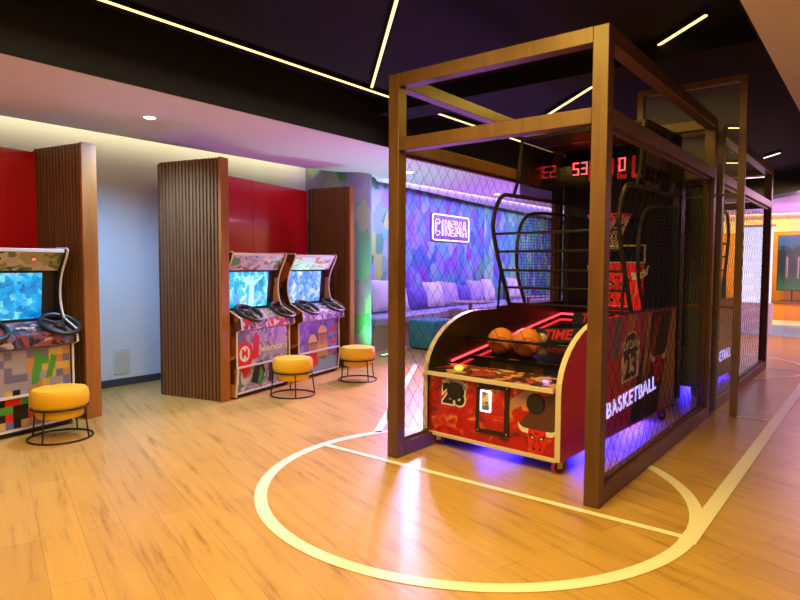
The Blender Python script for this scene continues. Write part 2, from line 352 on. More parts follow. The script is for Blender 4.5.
# ------------------------------------------------------------------ booths: slatted partitions and red backs
def slatted(name, O, rz, depth, thick, height, label, extra=0):
    t = empty(name, (O[0], O[1], 0), rz)
    mb = MB(); mb.box(-depth, -.035, .018, thick-.018, 0, height-.012)
    mb.build('core_panel', M['walnut_back'], t)
    for side in (0, 1):
        mb = MB(); n = int((depth-.05)/.047)
        for i in range(n):
            x = -.05-i*.047-.030
            if side == 0: mb.box(x, x+.027, 0, .0175, .004, height-.004)
            else: mb.box(x, x+.027, thick-.0175, thick, .004, height-.004)
        mb.build('slat_cladding', M['walnut'], t)
    mb = MB(); mb.box(-.034, 0, -.004, thick+.004, 0, height); mb.build('end_board', M['oak_end'], t, bevel=.003)
    tag(t, label, 'partition', 'slatted booth partitions')
    return t
BO = (-5.25, 3.77); BR = R(12.5)
AO = (-5.624, 2.587); AR = R(10)
def frm(O, rz, x, y, z=0): return Vector((O[0]+x*math.cos(rz)-y*math.sin(rz), O[1]+x*math.sin(rz)+y*math.cos(rz), z))
slatted('slatted_partition', AO, AR, .75, .14, 2.48, 'brown slatted partition right of the cut-off arcade machine, beside the bare white wall')
slatted('slatted_partition', BO, BR, .88, .11, 2.48, 'wide brown slatted partition facing us, left of the pair of arcade machines')
slatted('slatted_partition', frm(BO, BR, .05, 2.48), BR, .70, .10, 2.48, 'dark slatted partition between the arcade pair and the green camouflage column')
mb = MB(); mb.box(-.70, -.645, .12, 1.29, 0, 2.44); mb.box(-.70, -.645, 1.296, 2.47, 0, 2.44)
o = tag(mb.build('booth_back_panel', M['red_panel'], bevel=.002), 'glossy red back panel behind the pair of arcade machines', 'wall panel'); o.location = (*BO, 0); o.rotation_euler.z = BR
mb = MB(); mb.box(-.71, -.655, -2.4, -.01, 0, 2.44)
o = tag(mb.build('booth_back_panel', M['red_panel'], bevel=.002), 'glossy red back panel behind the arcade machine at the left edge', 'wall panel'); o.location = (*AO, 0); o.rotation_euler.z = AR

# ------------------------------------------------------------------ arcade cabinets
def smooth_path(pts, it=2):
    for _ in range(it):
        q = [pts[0]]
        for a, b in zip(pts[:-1], pts[1:]):
            q += [tuple(.75*x+.25*y for x, y in zip(a, b)), tuple(.25*x+.75*y for x, y in zip(a, b))]
        pts = q+[pts[-1]]
    return pts
UP = smooth_path([(.0, 1.53), (-.02, 1.46), (-.09, 1.33), (-.125, 1.2), (-.12, 1.05), (-.075, .93)], 2)
PROF = UP+[(.095, .845), (.108, .735), (.035, .705), (.035, .34), (.05, .30), (.02, .05), (.02, .02)]
def steering_wheel(parent, x, y, z, r=.15):
    T = Matrix.Translation((x, y, z)) @ Matrix.Rotation(R(30), 4, 'Y')
    mb = MB(); mb.tube([(r*math.cos(a), r*math.sin(a), 0) for a in [2*PI*i/24 for i in range(24)]], .021, 8, True, T=T)
    w = mb.build('steering_wheel', M['wheel'], parent)
    mb = MB(); mb.lathe([(.04, -.02), (.045, .0), (.03, .018)], n=14, T=T)
    for a in (0, 2.3, -2.3): mb.tube([(0, 0, 0), (r*math.cos(a), r*math.sin(a), 0)], .013, 6, T=T)
    mb.tube([(0, 0, 0), (0, 0, -.14)], .02, 8, T=T)
    mb.build('spokes', M['black_metal'], w)
def cabinet(O, rz, y0, y1, mats, label):
    p = frm(O, rz, 0, y0); t = empty('arcade_machine', p, rz); w = y1-y0
    mb = MB(); mb.box(-.60, -.25, .03, w-.03, .03, 1.46); mb.box(-.16, -.02, .03, w-.03, .03, .70); mb.box(-.2, .0, .03, w-.03, .01, .08)
    mb.build('cabinet_body', M['dark'], t)
    back = [(-.60, .02), (-.60, 1.53)]
    for y in (0, w-.028):
        mb = MB(); mb.prism(back+PROF, 0, 0, .028, T=Matrix.Translation((0, y, 0)) @ Matrix(((0, 1, 0, 0), (1, 0, 0, 0), (0, 0, 1, 0), (0, 0, 0, 1))))
        sp = mb.build('side_panel', mats['side'], t)
        mb = MB(); pts = [(x+.004, y+.014, z) for x, z in PROF]
        mb.tube(pts, .0095, 6); mb.tube([(-.6, y+.014, 1.535), (0, y+.014, 1.535)], .009, 6)
        mb.build('edge_trim', M['pale_trim'], sp)
    T = Matrix.Identity(4)
    # marquee leaning forward at the top
    def slab(x0, z0, x1, z1, th, a, b):
        d = Vector((x1-x0, z1-z0)).normalized(); nx, nz = d.y*th, -d.x*th
        mb = MB(); vs = []
        for yy in (a, b): vs += [(x0, yy, z0), (x1, yy, z1), (x1-abs(nx), yy, z1+nz*0), (x0-abs(nx), yy, z0)]
        mb.add(vs, [(0, 1, 2, 3), (7, 6, 5, 4), (0, 4, 5, 1), (1, 5, 6, 2), (2, 6, 7, 3), (3, 7, 4, 0)])
        return mb
    mq = slab(-.115, 1.345, -.02, 1.50, .1, .03, w-.03).build('marquee', mats['marquee'], t)
    mb = MB(); mb.box(-.6, -.015, .03, w-.03, 1.50, 1.53); mb.build('top_board', M['pale_trim'], t, bevel=.003)
    mb = MB(); mb.lathe([(.012, 0), (.010, .012)], n=10, T=Matrix.Translation((-.06, w*.72, 1.44)) @ Matrix.Rotation(R(90), 4, 'Y')); mb.build('red_light', M['red_digit'], mq)
    mb = slab(-.19, .90, -.155, 1.345, .06, .03, w-.03); mb.build('screen_bezel', M['dark'], t)
    slab(-.184, .935, -.151, 1.325, .02, .03, w-.15).build('screen', mats['screen'], t)
    # control panel
    mb = MB(); mb.prism([(-.19, .91), (-.10, .90), (.08, .82), (.09, .725), (.02, .70), (-.19, .70)], 1, .029, w-.029); cp = mb.build('control_panel', mats['control'], t)
    steering_wheel(cp, -.02, w*.30, .885); steering_wheel(cp, .0, w*.90, .885)
    mb = MB()
    for i in range(3): mb.lathe([(.018, 0), (.016, .012)], (-.03+.02*i, w*.55+.05*i, .868), 12)
    mb.build('button', M['white'], cp)
    # front
    mb = MB(); mb.prism([(-.02, .06), (-.02, .70), (.022, .70), (.022, .34), (.018, .06)], 1, .029, w-.029); fp = mb.build('front_panel', mats['front'], t)
    mb = MB(); mb.box(.02, .048, .03, w-.03, .318, .336); mb.box(.012, .03, .03, w-.03, .045, .062); mb.build('trim_bar', M['pale_trim'], fp)
    tag(t, label, 'arcade machine', 'sit-down arcade driving machines'); return t, fp
SIDEART = art('cabinet_side_print', [(.45, .14, .03), (.10, .03, .02), (.30, .08, .02), (.55, .25, .08), (.04, .02, .02)], 3.5, warp=.7)
CM1 = dict(side=M['dark'], marquee=art('jungle_marquee_print', [(.12, .16, .06), (.45, .38, .40), (.20, .22, .08), (.07, .09, .04), (.5, .45, .42), (.30, .30, .16)], 9, (1, .8, 1.6), 1.0),
           screen=screen_mat('blue_game_screen', (.0, .10, .42), (.0, .40, .80), (.25, .75, .75), 1.15, 1),
           control=art('dark_control_print', [(.05, .03, .06), (.28, .05, .06), (.10, .08, .14), (.4, .3, .3), (.02, .02, .03), (.18, .12, .2)], 15, warp=.9),
           front=art('block_landscape_print', [(.48, .44, .66), (.52, .48, .70), (.30, .28, .55), (.46, .42, .64), (.55, .42, .22), (.42, .40, .62), (.25, .22, .48), (.10, .35, .10)], 7, warp=0, metric='CHEBYCHEV'))
CM2 = dict(side=SIDEART, marquee=art('racing_marquee_print', [(.5, .55, .66), (.62, .66, .74), (.1, .35, .12), (.5, .08, .06), (.35, .40, .5), (.72, .7, .7)], 10, (1, .8, 1.6), 1.0),
           screen=screen_mat('cyan_game_screen', (.0, .22, .50), (.02, .58, .85), (.55, .95, .95), 1.2, 3),
           control=art('racing_control_print', [(.55, .5, .62), (.6, .02, .05), (.25, .2, .4), (.7, .65, .7), (.08, .08, .2)], 15, warp=.9),
           front=art('racing_front_print', [(.50, .46, .58), (.36, .33, .52), (.60, .56, .64), (.18, .18, .34), (.42, .38, .54), (.26, .22, .44), (.10, .22, .16), (.46, .44, .60)], 8, warp=1.2))
CM3 = dict(side=SIDEART, marquee=art('party_marquee_print', [(.6, .6, .74), (.7, .68, .76), (.62, .12, .12), (.42, .45, .65), (.75, .7, .74)], 11, (1, .8, 1.6), 1.0),
           screen=screen_mat('violet_blue_game_screen', (.02, .10, .55), (.15, .42, .90), (.70, .75, 1.0), 1.2, 5),
           control=art('party_control_print', [(.6, .56, .7), (.3, .2, .5), (.7, .68, .74), (.12, .1, .3), (.2, .35, .6)], 15, warp=.9),
           front=art('party_front_print', [(.16, .10, .42), (.20, .14, .50), (.14, .08, .36), (.24, .18, .55), (.12, .07, .32), (.30, .25, .58)], 8, warp=1.0))
FIG = mat('screen_figure_glow', (.1, .1, .1), .4, emit=(.45, .95, 1), strength=1.0)
ca, fa = cabinet(AO, AR, -1.13, -.14, CM1, 'arcade machine with a jungle marquee, cut off at the left edge')
cb, fb = cabinet(BO, BR, .16, 1.10, CM2, 'arcade machine next to the wide partition, red shield on its front, cyan screen')
cc, fc = cabinet(BO, BR, 1.26, 2.21, CM3, 'arcade machine with two capped workmen on its violet front, next to the dark partition')
for ch in [x for x in bpy.data.objects if x.parent == cb and x.name.startswith('screen')]:
    if ch.name.startswith('screen_bezel'): continue
    mb = MB(); Ts = Matrix.Translation((-.1675, .50, 1.13)) @ Matrix.Rotation(math.atan(.0846), 4, 'Y') @ Matrix.Translation((.0045, 0, 0))
    mb.prism([(-.045, -.19), (.045, -.19), (.04, .04), (.19, .15), (.175, .165), (.04, .09), (.018, .10), (.022, .14), (0, .16), (-.022, .14), (-.018, .10), (-.04, .09), (-.175, .165), (-.19, .15), (-.04, .04)], 0, 0, .002, T=Ts)
    mb.build('screen_figure', FIG, ch)
# prints on the fronts
def disc_poly(cx, cz, rx, rz, n=14): return [(cx+rx*math.cos(2*PI*i/n), cz+rz*math.sin(2*PI*i/n)) for i in range(n)]
P_RED = M['red_print']; SKIN = mat('printed_skin_tone', (.52, .26, .14), .5); BROWN = mat('printed_brown', (.30, .14, .05), .5); GRN = mat('printed_green', (.06, .34, .06), .5); YEL = mat('printed_yellow', (.62, .42, .14), .5); BLU = mat('printed_blue', (.16, .16, .45), .5)
mb = MB()
mb.prism([(.03, .44), (.06, .56), (.16, .60), (.27, .54), (.29, .42), (.22, .26), (.16, .20), (.08, .30)], 0, .022, .026, 0)
mb.prism(disc_poly(.15, .46, .085, .085), 0, .026, .028, 1); mb.text('M', .13, SIDE(.0285, .15, .46), .0008, .004, 0)
mb.prism([(.25, .14), (.42, .10), (.5, .24), (.44, .36), (.33, .33)], 0, .0225, .025, 2); mb.prism([(.36, .12), (.41, .11), (.46, .22), (.41, .3)], 0, .025, .027, 3)
mb.prism([(.55, .1), (.64, .1), (.66, .26), (.58, .33)], 0, .0225, .025, 2); mb.prism([(.29, .38), (.38, .40), (.40, .62), (.34, .68), (.29, .6)], 0, .0225, .025, 0)
mb.text('MARIOKART 8', .075, SIDE(.026, .66, .47), .001, .002, 1)
mb.build('front_print', [P_RED, M['white'], M['black_print'], GRN], fb)
mb = MB()
for cy, cz, k in ((.33, .40, 1.0), (.55, .50, 1.12)):      # two generic workmen in hard hats
    mb.prism([(cy-.13*k, cz-.26), (cy+.13*k, cz-.26), (cy+.10*k, cz-.05), (cy-.10*k, cz-.05)], 0, .0222, .024, 3 if k > 1 else 0)
    mb.prism(disc_poly(cy, cz, .085*k, .095*k), 0, .024, .026, 1)
    mb.prism([(cy-.10*k, cz+.02), (cy+.10*k, cz+.02), (cy+.085*k, cz+.09), (cy+.03*k, cz+.14), (cy-.03*k, cz+.14), (cy-.085*k, cz+.09)], 0, .026, .028, 5)
    mb.prism([(cy-.115*k, cz+.015), (cy+.115*k, cz+.015), (cy+.10*k, cz+.045), (cy-.10*k, cz+.045)], 0, .028, .029, 2)
    mb.prism(disc_poly(cy-.03, cz-.005, .012, .018), 0, .026, .0275, 2); mb.prism(disc_poly(cy+.03, cz-.005, .012, .018), 0, .026, .0275, 2)
    mb.prism([(cy-.04, cz-.05), (cy+.04, cz-.05), (cy+.02, cz-.035), (cy-.02, cz-.035)], 0, .026, .0275, 2)
mb.prism([(.05, .07), (.9, .07), (.9, .2), (.7, .26), (.6, .2), (.4, .24), (.2, .18), (.05, .24)], 0, .0205, .0235, 4)
mb.prism([(.76, .54), (.88, .55), (.88, .60), (.76, .59)], 0, .0222, .024, 0); mb.prism([(.78, .38), (.88, .39), (.88, .43), (.78, .42)], 0, .0222, .024, 0)
mb.build('front_print', [P_RED, SKIN, BROWN, YEL, mat('printed_teal_blue', (.20, .35, .50), .5), mat('printed_hat_cream', (.74, .56, .26), .5)], fc)
mb = MB(); rnd = random.Random(5); mb.box(.0205, .0222, .031, .958, .065, .695, 6)
for iy in range(15):
    for iz in range(10):
        y = .035+iy*.0612; z = .07+iz*.062
        if iz < 4: c = rnd.choice([0, 4, 4, 3, 2, 1, 4, 5, 3])
        elif iy > 8: c = rnd.choice([2, 2, 1, 2, 5, 6, 3])
        elif iz == 4 and rnd.random() < .6: c = rnd.choice([3, 1, 2, 4])
        else: c = 5 if rnd.random() < .16 + .05*(iy > 5) else 6
        if c == 6: continue
        mb.box(.0215, .0230+rnd.random()*.0006, y, y+.0612, z, z+.062, c)
mb.prism([(.62, .40), (.68, .42), (.70, .58), (.66, .60), (.63, .55)], 0, .024, .026, 3); mb.prism([(.74, .44), (.79, .45), (.84, .62), (.79, .64)], 0, .024, .026, 3)
mb.build('front_print', [P_RED, SKIN, YEL, GRN, M['black_print'], BLU, mat('printed_lavender', (.36, .33, .62), .5)], fa)

# ------------------------------------------------------------------ stools
def make_stool():
    t = empty('round_stool', (0, 0, 0))
    mb = MB(); mb.lathe([(.02, .165), (.13, .167), (.165, .18), (.178, .21), (.182, .25), (.20, .262), (.213, .29), (.216, .34), (.210, .385), (.195, .405), (.15, .413), (.02, .415)], n=40)
    mb.build('seat_cushion', M['yellow'], t)
    ring = lambda r, z: [(r*math.cos(2*PI*i/40), r*math.sin(2*PI*i/40), z) for i in range(40)]
    mb = MB(); mb.tube(ring(.205, .255), .008, 8, True); mb.build('support_ring', M['black_metal'], t)
    mb = MB(); mb.tube(ring(.235, .009), .008, 8, True); mb.build('base_ring', M['black_metal'], t)
    for a in (35, 125, 215, 305):
        c, s = math.cos(R(a)), math.sin(R(a)); mb = MB(); mb.tube([(.235*c, .235*s, .009), (.205*c, .205*s, .255)], .007, 8); mb.build('leg', M['black_metal'], t)
    return t
st = make_stool()
for i, (x, y, lb) in enumerate([(-5.19, 2.17, 'round yellow stool on black wire legs, in front of the machine at the left edge'),
                                (-4.99, 4.48, 'round yellow stool in front of the pair of arcade machines, nearer the wide partition'),
                                (-5.05, 5.59, 'round yellow stool farthest back, beside the dark partition and camouflage column')]):
    o = st if i == 0 else copy_tree(st)
    o.location = (x, y, 0); o.rotation_euler.z = R(20*i); tag(o, lb, 'stool', 'round yellow stools')

# ------------------------------------------------------------------ timber cages
def chain_link(mb, y0, y1, z0, z1, x, w=.125, h=.15, r=.0016):
    k = h/w
    for sgn in (1, -1):
        s0 = -(z1-z0)/k
        c = y0+s0 if sgn == 1 else y0
        end = y1 if sgn == 1 else y1-s0
        while c < end:
            pts = []
            # line y = c + sgn*(z-z0)/k
            za, zb = z0, z1
            if sgn == 1:
                za = max(z0, z0+(y0-c)*k); zb = min(z1, z0+(y1-c)*k)
            else:
                za = max(z0, z0+(c-y1)*k); zb = min(z1, z0+(c-y0)*k)
            if zb-za > .02:
                n = max(2, int((zb-za)/(h/2))+1)
                for i in range(n):
                    z = za+(zb-za)*i/(n-1); pts.append((x+(.004 if i % 2 else -.004)*sgn, c+sgn*(z-z0)/k, z))
                mb.tube(pts, r, 4)
            c += w
def cage(Y0, Y1, label, name='timber_cage'):
    X0, X1, H, b = -2.825, -1.248, 2.752, .09
    t = empty(name, (0, Y0, 0)); D = Y1-Y0; pw = .092
    for x in (X0, X1-pw):
        for y in (0, D-pw):
            mb = MB(); mb.box(x, x+pw, y, y+pw, 0, H-.0005); mb.build('post', M['frame'], t, bevel=.004)
    for z0, z1 in ((H-b, H), (2.213, 2.303)):
        nm = 'top_rail' if z1 == H else 'mid_rail'
        for y in (0, D-pw):
            mb = MB(); mb.box(X0+pw, X1-pw, y+.001, y+pw-.001, z0, z1); mb.build(nm, M['frame'], t, bevel=.003)
        for x in (X0, X1-pw):
            mb = MB(); mb.box(x+.001, x+pw-.001, pw, D-pw, z0, z1); mb.build(nm, M['frame'], t, bevel=.003)
    for x in (X0, X1-pw):
        mb = MB(); mb.box(x+.001, x+pw-.001, pw, D-pw, 0, .105); mb.build('bottom_rail', M['frame'], t, bevel=.003)
        xc = x+pw/2
        mb = MB()
        mb.box(xc-.014, xc+.014, pw, pw+.025, .105, 2.213); mb.box(xc-.014, xc+.014, D-pw-.025, D-pw, .105, 2.213)
        mb.box(xc-.014, xc+.014, pw+.025, D-pw-.025, .105, .13); mb.box(xc-.014, xc+.014, pw+.025, D-pw-.025, 2.188, 2.213)
        mf = mb.build('mesh_frame', M['frame'], t)
        mb = MB(); chain_link(mb, pw+.02, D-pw-.02, .125, 2.195, xc); mb.build('wire_mesh', M['chain'], mf)
    tag(t, label, 'cage', 'timber and wire cages'); return t
cage(3.452, 6.30, 'open-fronted timber cage with wire sides around the near basketball machine')
cage(6.57, 9.86, 'timber cage standing behind the near one, around the farther basketball machine')
# tall glazed screen between the cages
t = empty('glazed_screen', (-1.04, 6.45, 0))
mb = MB(); mb.box(-.06, 0, -.03, .03, 0, 3.16); mb.build('end_post', M['frame_dark'], t, bevel=.003)
mb = MB(); mb.box(-.92, -.06, -.03, .03, 3.10, 3.16); mb.build('top_rail', M['frame_dark'], t, bevel=.003)
mb = MB(); mb.box(-.98, -.92, -.03, .03, 0, 3.16); mb.build('end_post', M['frame_dark'], t, bevel=.003)
for z in (1.015, 2.065):
    mb = MB(); mb.box(-.92, -.06, -.012, .012, z, z+.022); mb.build('glazing_bar', M['frame_dark'], t)
mb = MB(); mb.box(-.92, -.06, -.004, .004, .02, 3.10); mb.build('glass_pane', M['glass'], t)
mb = MB(); mb.box(.0, .006, -.02, .02, .30, .40); mb.build('hinge', M['black_metal'], t)
tag(t, 'tall slim timber-framed glass screen standing between the two cages', 'glass screen')

# ------------------------------------------------------------------ basketball machine
def flame():
    m = mat('flame_print', (.5, .01, .01), .35); nt, N, L, b = nodes(m)
    mp = mapping(N, L, (2.2, 2.2, 3.2)); n = N.new('ShaderNodeTexNoise'); n.inputs['Scale'].default_value = 2.2; n.inputs['Detail'].default_value = 6; n.inputs['Distortion'].default_value = 1.6
    L.new(mp.outputs[0], n.inputs['Vector'])
    r = ramp(N, [(.30, (.10, .008, .010)), (.40, (.42, .008, .010)), (.53, (.55, .010, .012)), (.58, (.66, .12, .02)), (.62, (.72, .34, .07)), (.655, (.50, .03, .015)), (.72, (.62, .20, .12))])
    L.new(n.outputs[0], r.inputs[0]); L.new(r.outputs[0], b.inputs['Base Color']); return m
FLAME = flame()
SIDEPRINT = mat('magenta_red_side_print', (.58, .015, .075), .3)
CONSOLE = art('console_print', [(.05, .03, .02), (.55, .30, .12), (.12, .04, .03), (.45, .06, .03), (.65, .50, .30), (.03, .02, .02)], 8, warp=1.0, rough=.2)
LAMP_CARD = art('coin_slot_print', [(.6, .6, .6), (.75, .35, .12), (.2, .2, .22), (.8, .78, .75)], 25)
XL, XR = -.62, .55
def seven(mb, ch, cx, cz, w, h, y, th=.016):
    on = {'0': 'abcdef', '3': 'abcdg', '5': 'acdfg'}[ch]
    seg = {'a': (cx-w/2, cx+w/2, cz+h/2-th, cz+h/2), 'd': (cx-w/2, cx+w/2, cz-h/2, cz-h/2+th), 'g': (cx-w/2, cx+w/2, cz-th/2, cz+th/2),
           'f': (cx-w/2, cx-w/2+th, cz, cz+h/2), 'e': (cx-w/2, cx-w/2+th, cz-h/2, cz), 'b': (cx+w/2-th, cx+w/2, cz, cz+h/2), 'c': (cx+w/2-th, cx+w/2, cz-h/2, cz)}
    for s in on:
        x0, x1, z0, z1 = seg[s]; g = .003; mb.box(x0+g, x1-g, y-.004, y, z0+g, z1-g)
def bull(mb, cx, cz, s, y, mr, mw, mk):
    """red bull head with white horns, front facing -y; s = width across horns"""
    def P(pts, y0, y1, mi): mb.prism([(cx+x*s, cz+z*s) for x, z in pts], 1, y-y0, y-y1, mi)
    P([(-.26, .12), (.26, .12), (.30, .02), (.25, -.06), (.23, -.22), (.17, -.38), (0, -.43), (-.17, -.38), (-.23, -.22), (-.25, -.06), (-.30, .02)], 0, .003, mr)
    for k in (1, -1):
        P([(k*.22, .12), (k*.24, .01), (k*.38, .02), (k*.47, .09), (k*.50, .24), (k*.44, .17), (k*.36, .13)], .001, .004, mw)
        P([(k*.03, -.06), (k*.20, .03), (k*.21, 0), (k*.16, -.09), (k*.08, -.10)], .003, .005, mk)
        P([(k*.07, -.065), (k*.15, -.03), (k*.14, -.075), (k*.09, -.085)], .005, .006, mw)
        P([(k*.04, -.31), (k*.10, -.28), (k*.11, -.33), (k*.06, -.35)], .003, .005, mk)
        P([(k*.0, .04), (k*.05, .07), (k*.035, .01)], .003, .005, mk)
        P([(k*.02, -.10), (k*.035, -.10), (k*.13, -.27), (k*.115, -.28)], .003, .005, mk)
def castor(parent, x, y, lbl=None):
    mb = MB(); Z = Matrix.Translation((x, y, 0)) @ Matrix.Rotation(R(-40), 4, 'Z'); T = Z @ Matrix.Translation((0, 0, .047)) @ Matrix.Rotation(R(90), 4, 'Y')
    mb.lathe([(.030, -.016), (.047, -.014), (.047, .014), (.030, .016)], n=20, mi=0, T=T)
    mb.lathe([(.02, -.0185), (.037, -.018), (.037, .018), (.02, .0185)], n=16, mi=1, T=T)
    w = mb.build('castor', [M['red_tyre'], M['black_metal']], parent)
    mb = MB(); mb.box(-.035, .035, -.03, .04, .096, .1, T=Z); mb.box(-.026, -.020, -.018, .018, .04, .096, T=Z); mb.box(.020, .026, -.018, .018, .04, .096, T=Z); mb.build('fork', M['steel'], w)
def basketball_machine(loc, rz, label):
    t = empty('basketball_machine', loc, rz)
    prof = [(0, .10), (0, .55)]+[(.7-.7*math.cos(R(a)), .55+.47*math.sin(R(a))) for a in range(9, 91, 9)]+[(2.26, 1.03), (2.26, .12)]
    for x in (XL, XR-.035):
        mb = MB(); mb.prism(prof, 0, x, x+.035)
        inner = M['black_gloss']
        sp = mb.build('side_panel', SIDEPRINT if x > 0 else M['black_print'], t)
        mb = MB(); e = prof[:-2]
        pts = [(x+.0175, y-.004, z) for y, z in e]
        for (a, b) in zip(e[:-1], e[1:]):
            d = Vector((b[0]-a[0], b[1]-a[1])).normalized(); n = Vector((-d.y, d.x))*.007
            mb.prism([(a[0], a[1]), (b[0], b[1]), (b[0]+n.x, b[1]+n.y), (a[0]+n.x, a[1]+n.y)], 0, x-.002, x+.037)
        mb.build('edge_trim', M['cream_trim'], sp)
        if x < 0:
            LEFT = Matrix.Translation((XL-.004, 1.22, .352)) @ Matrix(((0, 0, -1, 0), (-1, 0, 0, 0), (0, 1, 0, 0), (0, 0, 0, 1)))
            mb = MB(); mb.prism([(y*.99+.012, z*.99+.004) for y, z in prof], 0, XL-.0015, XL); mb.build('side_reflection', mat('ochre_side_reflection', (.46, .30, .18), .3), sp)  # ochre tint stands in for the orange wall mirrored in the panel
            mb = MB(); mb.text('BASKETBALL', .165, LEFT, .002, .003, space=1.14); mb.build('lit_lettering', M['sign_letter'], sp)
            continue
        # black inner face, coloured stripes, jersey and lit lettering on the outside
        mb = MB(); mb.prism([(y*.995+.004, z*.995+.004) for y, z in prof], 0, x-.003, x); mb.build('inner_lining', M['black_gloss'], sp)
        xo = XR
        STR = [mat('print_magenta', (.42, .03, .22), .3), mat('print_slate_blue', (.13, .14, .28), .3), mat('print_orange', (.62, .22, .02), .3), M['black_print'], mat('print_dark_red', (.30, .01, .01), .3), mat('print_ochre', (.50, .28, .08), .3)]
        mb = MB(); z0, z1 = .62, 1.012
        def para(ya, yb, sl, za, zb, mi, th=.0012):
            mb.prism([(ya, za), (yb, za), (yb+sl*(zb-za), zb), (ya+sl*(zb-za), zb)], 0, xo, xo+th, mi)
        para(.62, .80, .2, .70, 1.012, 0); para(.80, .93, .25, .70, 1.012, 1); para(1.03, 1.17, .3, .66, 1.012, 2); para(1.17, 1.42, .45, .13, 1.012, 3, .0008)
        para(1.20, 1.27, .35, .40, 1.012, 4); para(1.40, 1.48, .2, .3, 1.015, 5); para(1.44, 1.80, .38, .13, 1.015, 3, .0010); para(1.44, 1.56, .55, .42, .98, 4, .0018)
        para(1.85, 2.25, 0, .13, 1.015, 5, .0006)
        mb.build('stripe_print', STR, sp)
        mb = MB()
        mb.prism([(1.00, .48), (1.34, .51), (1.36, .72), (1.30, .80), (1.28, .87), (1.22, .89), (1.10, .87), (1.05, .84), (1.03, .74), (.99, .68)], 0, xo+.0018, xo+.003, 0)
        mb.prism([(1.015, .70), (1.335, .72), (1.30, .79), (1.27, .86), (1.20, .875), (1.10, .855), (1.06, .83), (1.045, .75)], 0, xo+.003, xo+.0036, 1)
        mb.text('JORDAN', .10, SIDE(xo+.004, 1.17, .78, R(3)), .0006, .001, 0); mb.text('23', .27, SIDE(xo+.004, 1.17, .605, R(3)), .0008, .008, 1, space=1.0)
        mb.build('jersey_print', [M['white'], M['black_print']], sp)
        mb = MB(); mb.text('BASKETBALL', .165, SIDE(xo+.004, 1.235, .352, R(4.6)), .002, .003, space=1.14)
        mb.build('lit_lettering', M['sign_letter'], sp)
        # bull head near the rear of the side
        mb = MB(); bull(mb, 0, 0, .42, 0, 0, 1, 2)
        T = SIDE(xo+.002, 1.80, .58) @ FRONT(0, 0, 0).inverted()
        mb.v = [tuple(T @ Vector(v)) for v in mb.v]; mb.build('bull_emblem', [P_RED, M['white'], M['black_print']], sp)
    xi0, xi1 = XL+.035, XR-.039
    # front
    mb = MB(); mb.box(xi0, xi1, .025, .05, .112, .56); fp = mb.build('front_panel', FLAME, t)
    mb = MB(); mb.box(xi0, xi1, .008, .05, .085, .112); mb.build('bottom_trim', M['cream_trim'], t, bevel=.003)
    yf = .025
    mb = MB()
    mb.prism([(-.14, .18), (.142, .188), (.144, .555), (-.132, .545)], 1, yf, yf-.012); cd = mb.build('coin_door', M['black_metal'], t, bevel=.002)
    mb = MB(); mb.prism([(-.105, .215), (.108, .223), (.11, .52), (-.098, .512)], 1, yf-.012, yf-.016); mb.build('door_plate', FLAME, cd)
    mb = MB(); mb.box(-.075, -.015, yf-.024, yf-.016, .36, .485); mb.build('coin_slot', LAMP_CARD, cd)
    mb = MB()
    for (a, b) in (((-.085, .35), (-.005, .35)), ((-.005, .35), (-.005, .497)), ((-.005, .497), (-.085, .497)), ((-.085, .497), (-.085, .35))):
        mb.tube([(a[0], yf-.02, a[1]), (b[0], yf-.02, b[1])], .006, 6)
    mb.build('slot_light', M['cyan_led'], cd)
    for a, b in ((-.12, .2), (.126, .207), (.128, .537), (-.116, .527)):
        mb = MB(); mb.lathe([(.008, 0), (.006, .004)], n=8, T=Matrix.Translation((a, yf-.012, b)) @ Matrix.Rotation(R(90), 4, 'X')); mb.build('screw', M['steel'], cd)
    for x, z, r in ((-.341, .452, .068), (.351, .461, .07)):
        mb = MB(); mb.lathe([(r, 0), (r, .006), (r*.9, .012), (r*.5, .008), (.004, .010)], n=28, T=Matrix.Translation((x, yf, z)) @ Matrix.Rotation(R(90), 4, 'X')); mb.build('speaker_grille', M['black_metal'], t)
    # jersey with name and number
    mb = MB()
    for i, chv in enumerate('JORDAN'):
        q = (i-2.5)/2.5; Tj = FRONT(-.345+q*.096, yf-.0022, .520-.020*q*q, R(-14*q))
        mb.text(chv, .066, Tj, .0008, .007, 0); mb.text(chv, .066, Matrix.Translation((0, -.0012, 0)) @ Tj, .0006, -.001, 1)
    mb.text('23', .185, FRONT(-.343, yf-.0022, .415), .0008, .022, 0, space=1.25)
    mb.text('23', .185, FRONT(-.343, yf-.0034, .415), .0006, .009, 1, space=1.25)
    mb.build('jersey_print', [M['white'], M['black_print'], P_RED], fp)
    mb = MB(); mb.prism([(.22, .30), (.30, .40), (.40, .52), (.505, .55), (.505, .27), (.40, .24), (.29, .26)], 1, yf, yf-.0008, 3)
    mb.prism([(.15, .46), (.26, .54), (.38, .55), (.30, .47), (.22, .42), (.155, .38)], 1, yf, yf-.0011, 4)
    bull(mb, .366, .245, .30, yf-.001, 0, 1, 2); mb.build('bull_emblem', [P_RED, M['white'], M['black_print'], mat('dark_smoke_print', (.10, .035, .025), .4), mat('grey_smoke_print', (.42, .24, .20), .4)], fp)
    # console, trough, ramp
    mb = MB(); mb.prism([(-.03, .565), (-.03, .592), (.30, .612), (.30, .56)], 0, xi0, xi1); cs = mb.build('console_shelf', CONSOLE, t)
    mb = MB(); mb.box(xi0, xi1, -.042, -.03, .562, .594); mb.build('edge_trim', M['cream_trim'], cs, bevel=.002)
    mb = MB(); mb.lathe([(.035, 0), (.034, .012), (.025, .022), (.006, .027)], (-.40, .16, .603), 18); mb.build('start_button', M['green_button'], cs)
    mb = MB(); mb.lathe([(.02, 0), (.018, .014)], (.37, .12, .60), 14); mb.build('start_button', M['violet_button'], cs)
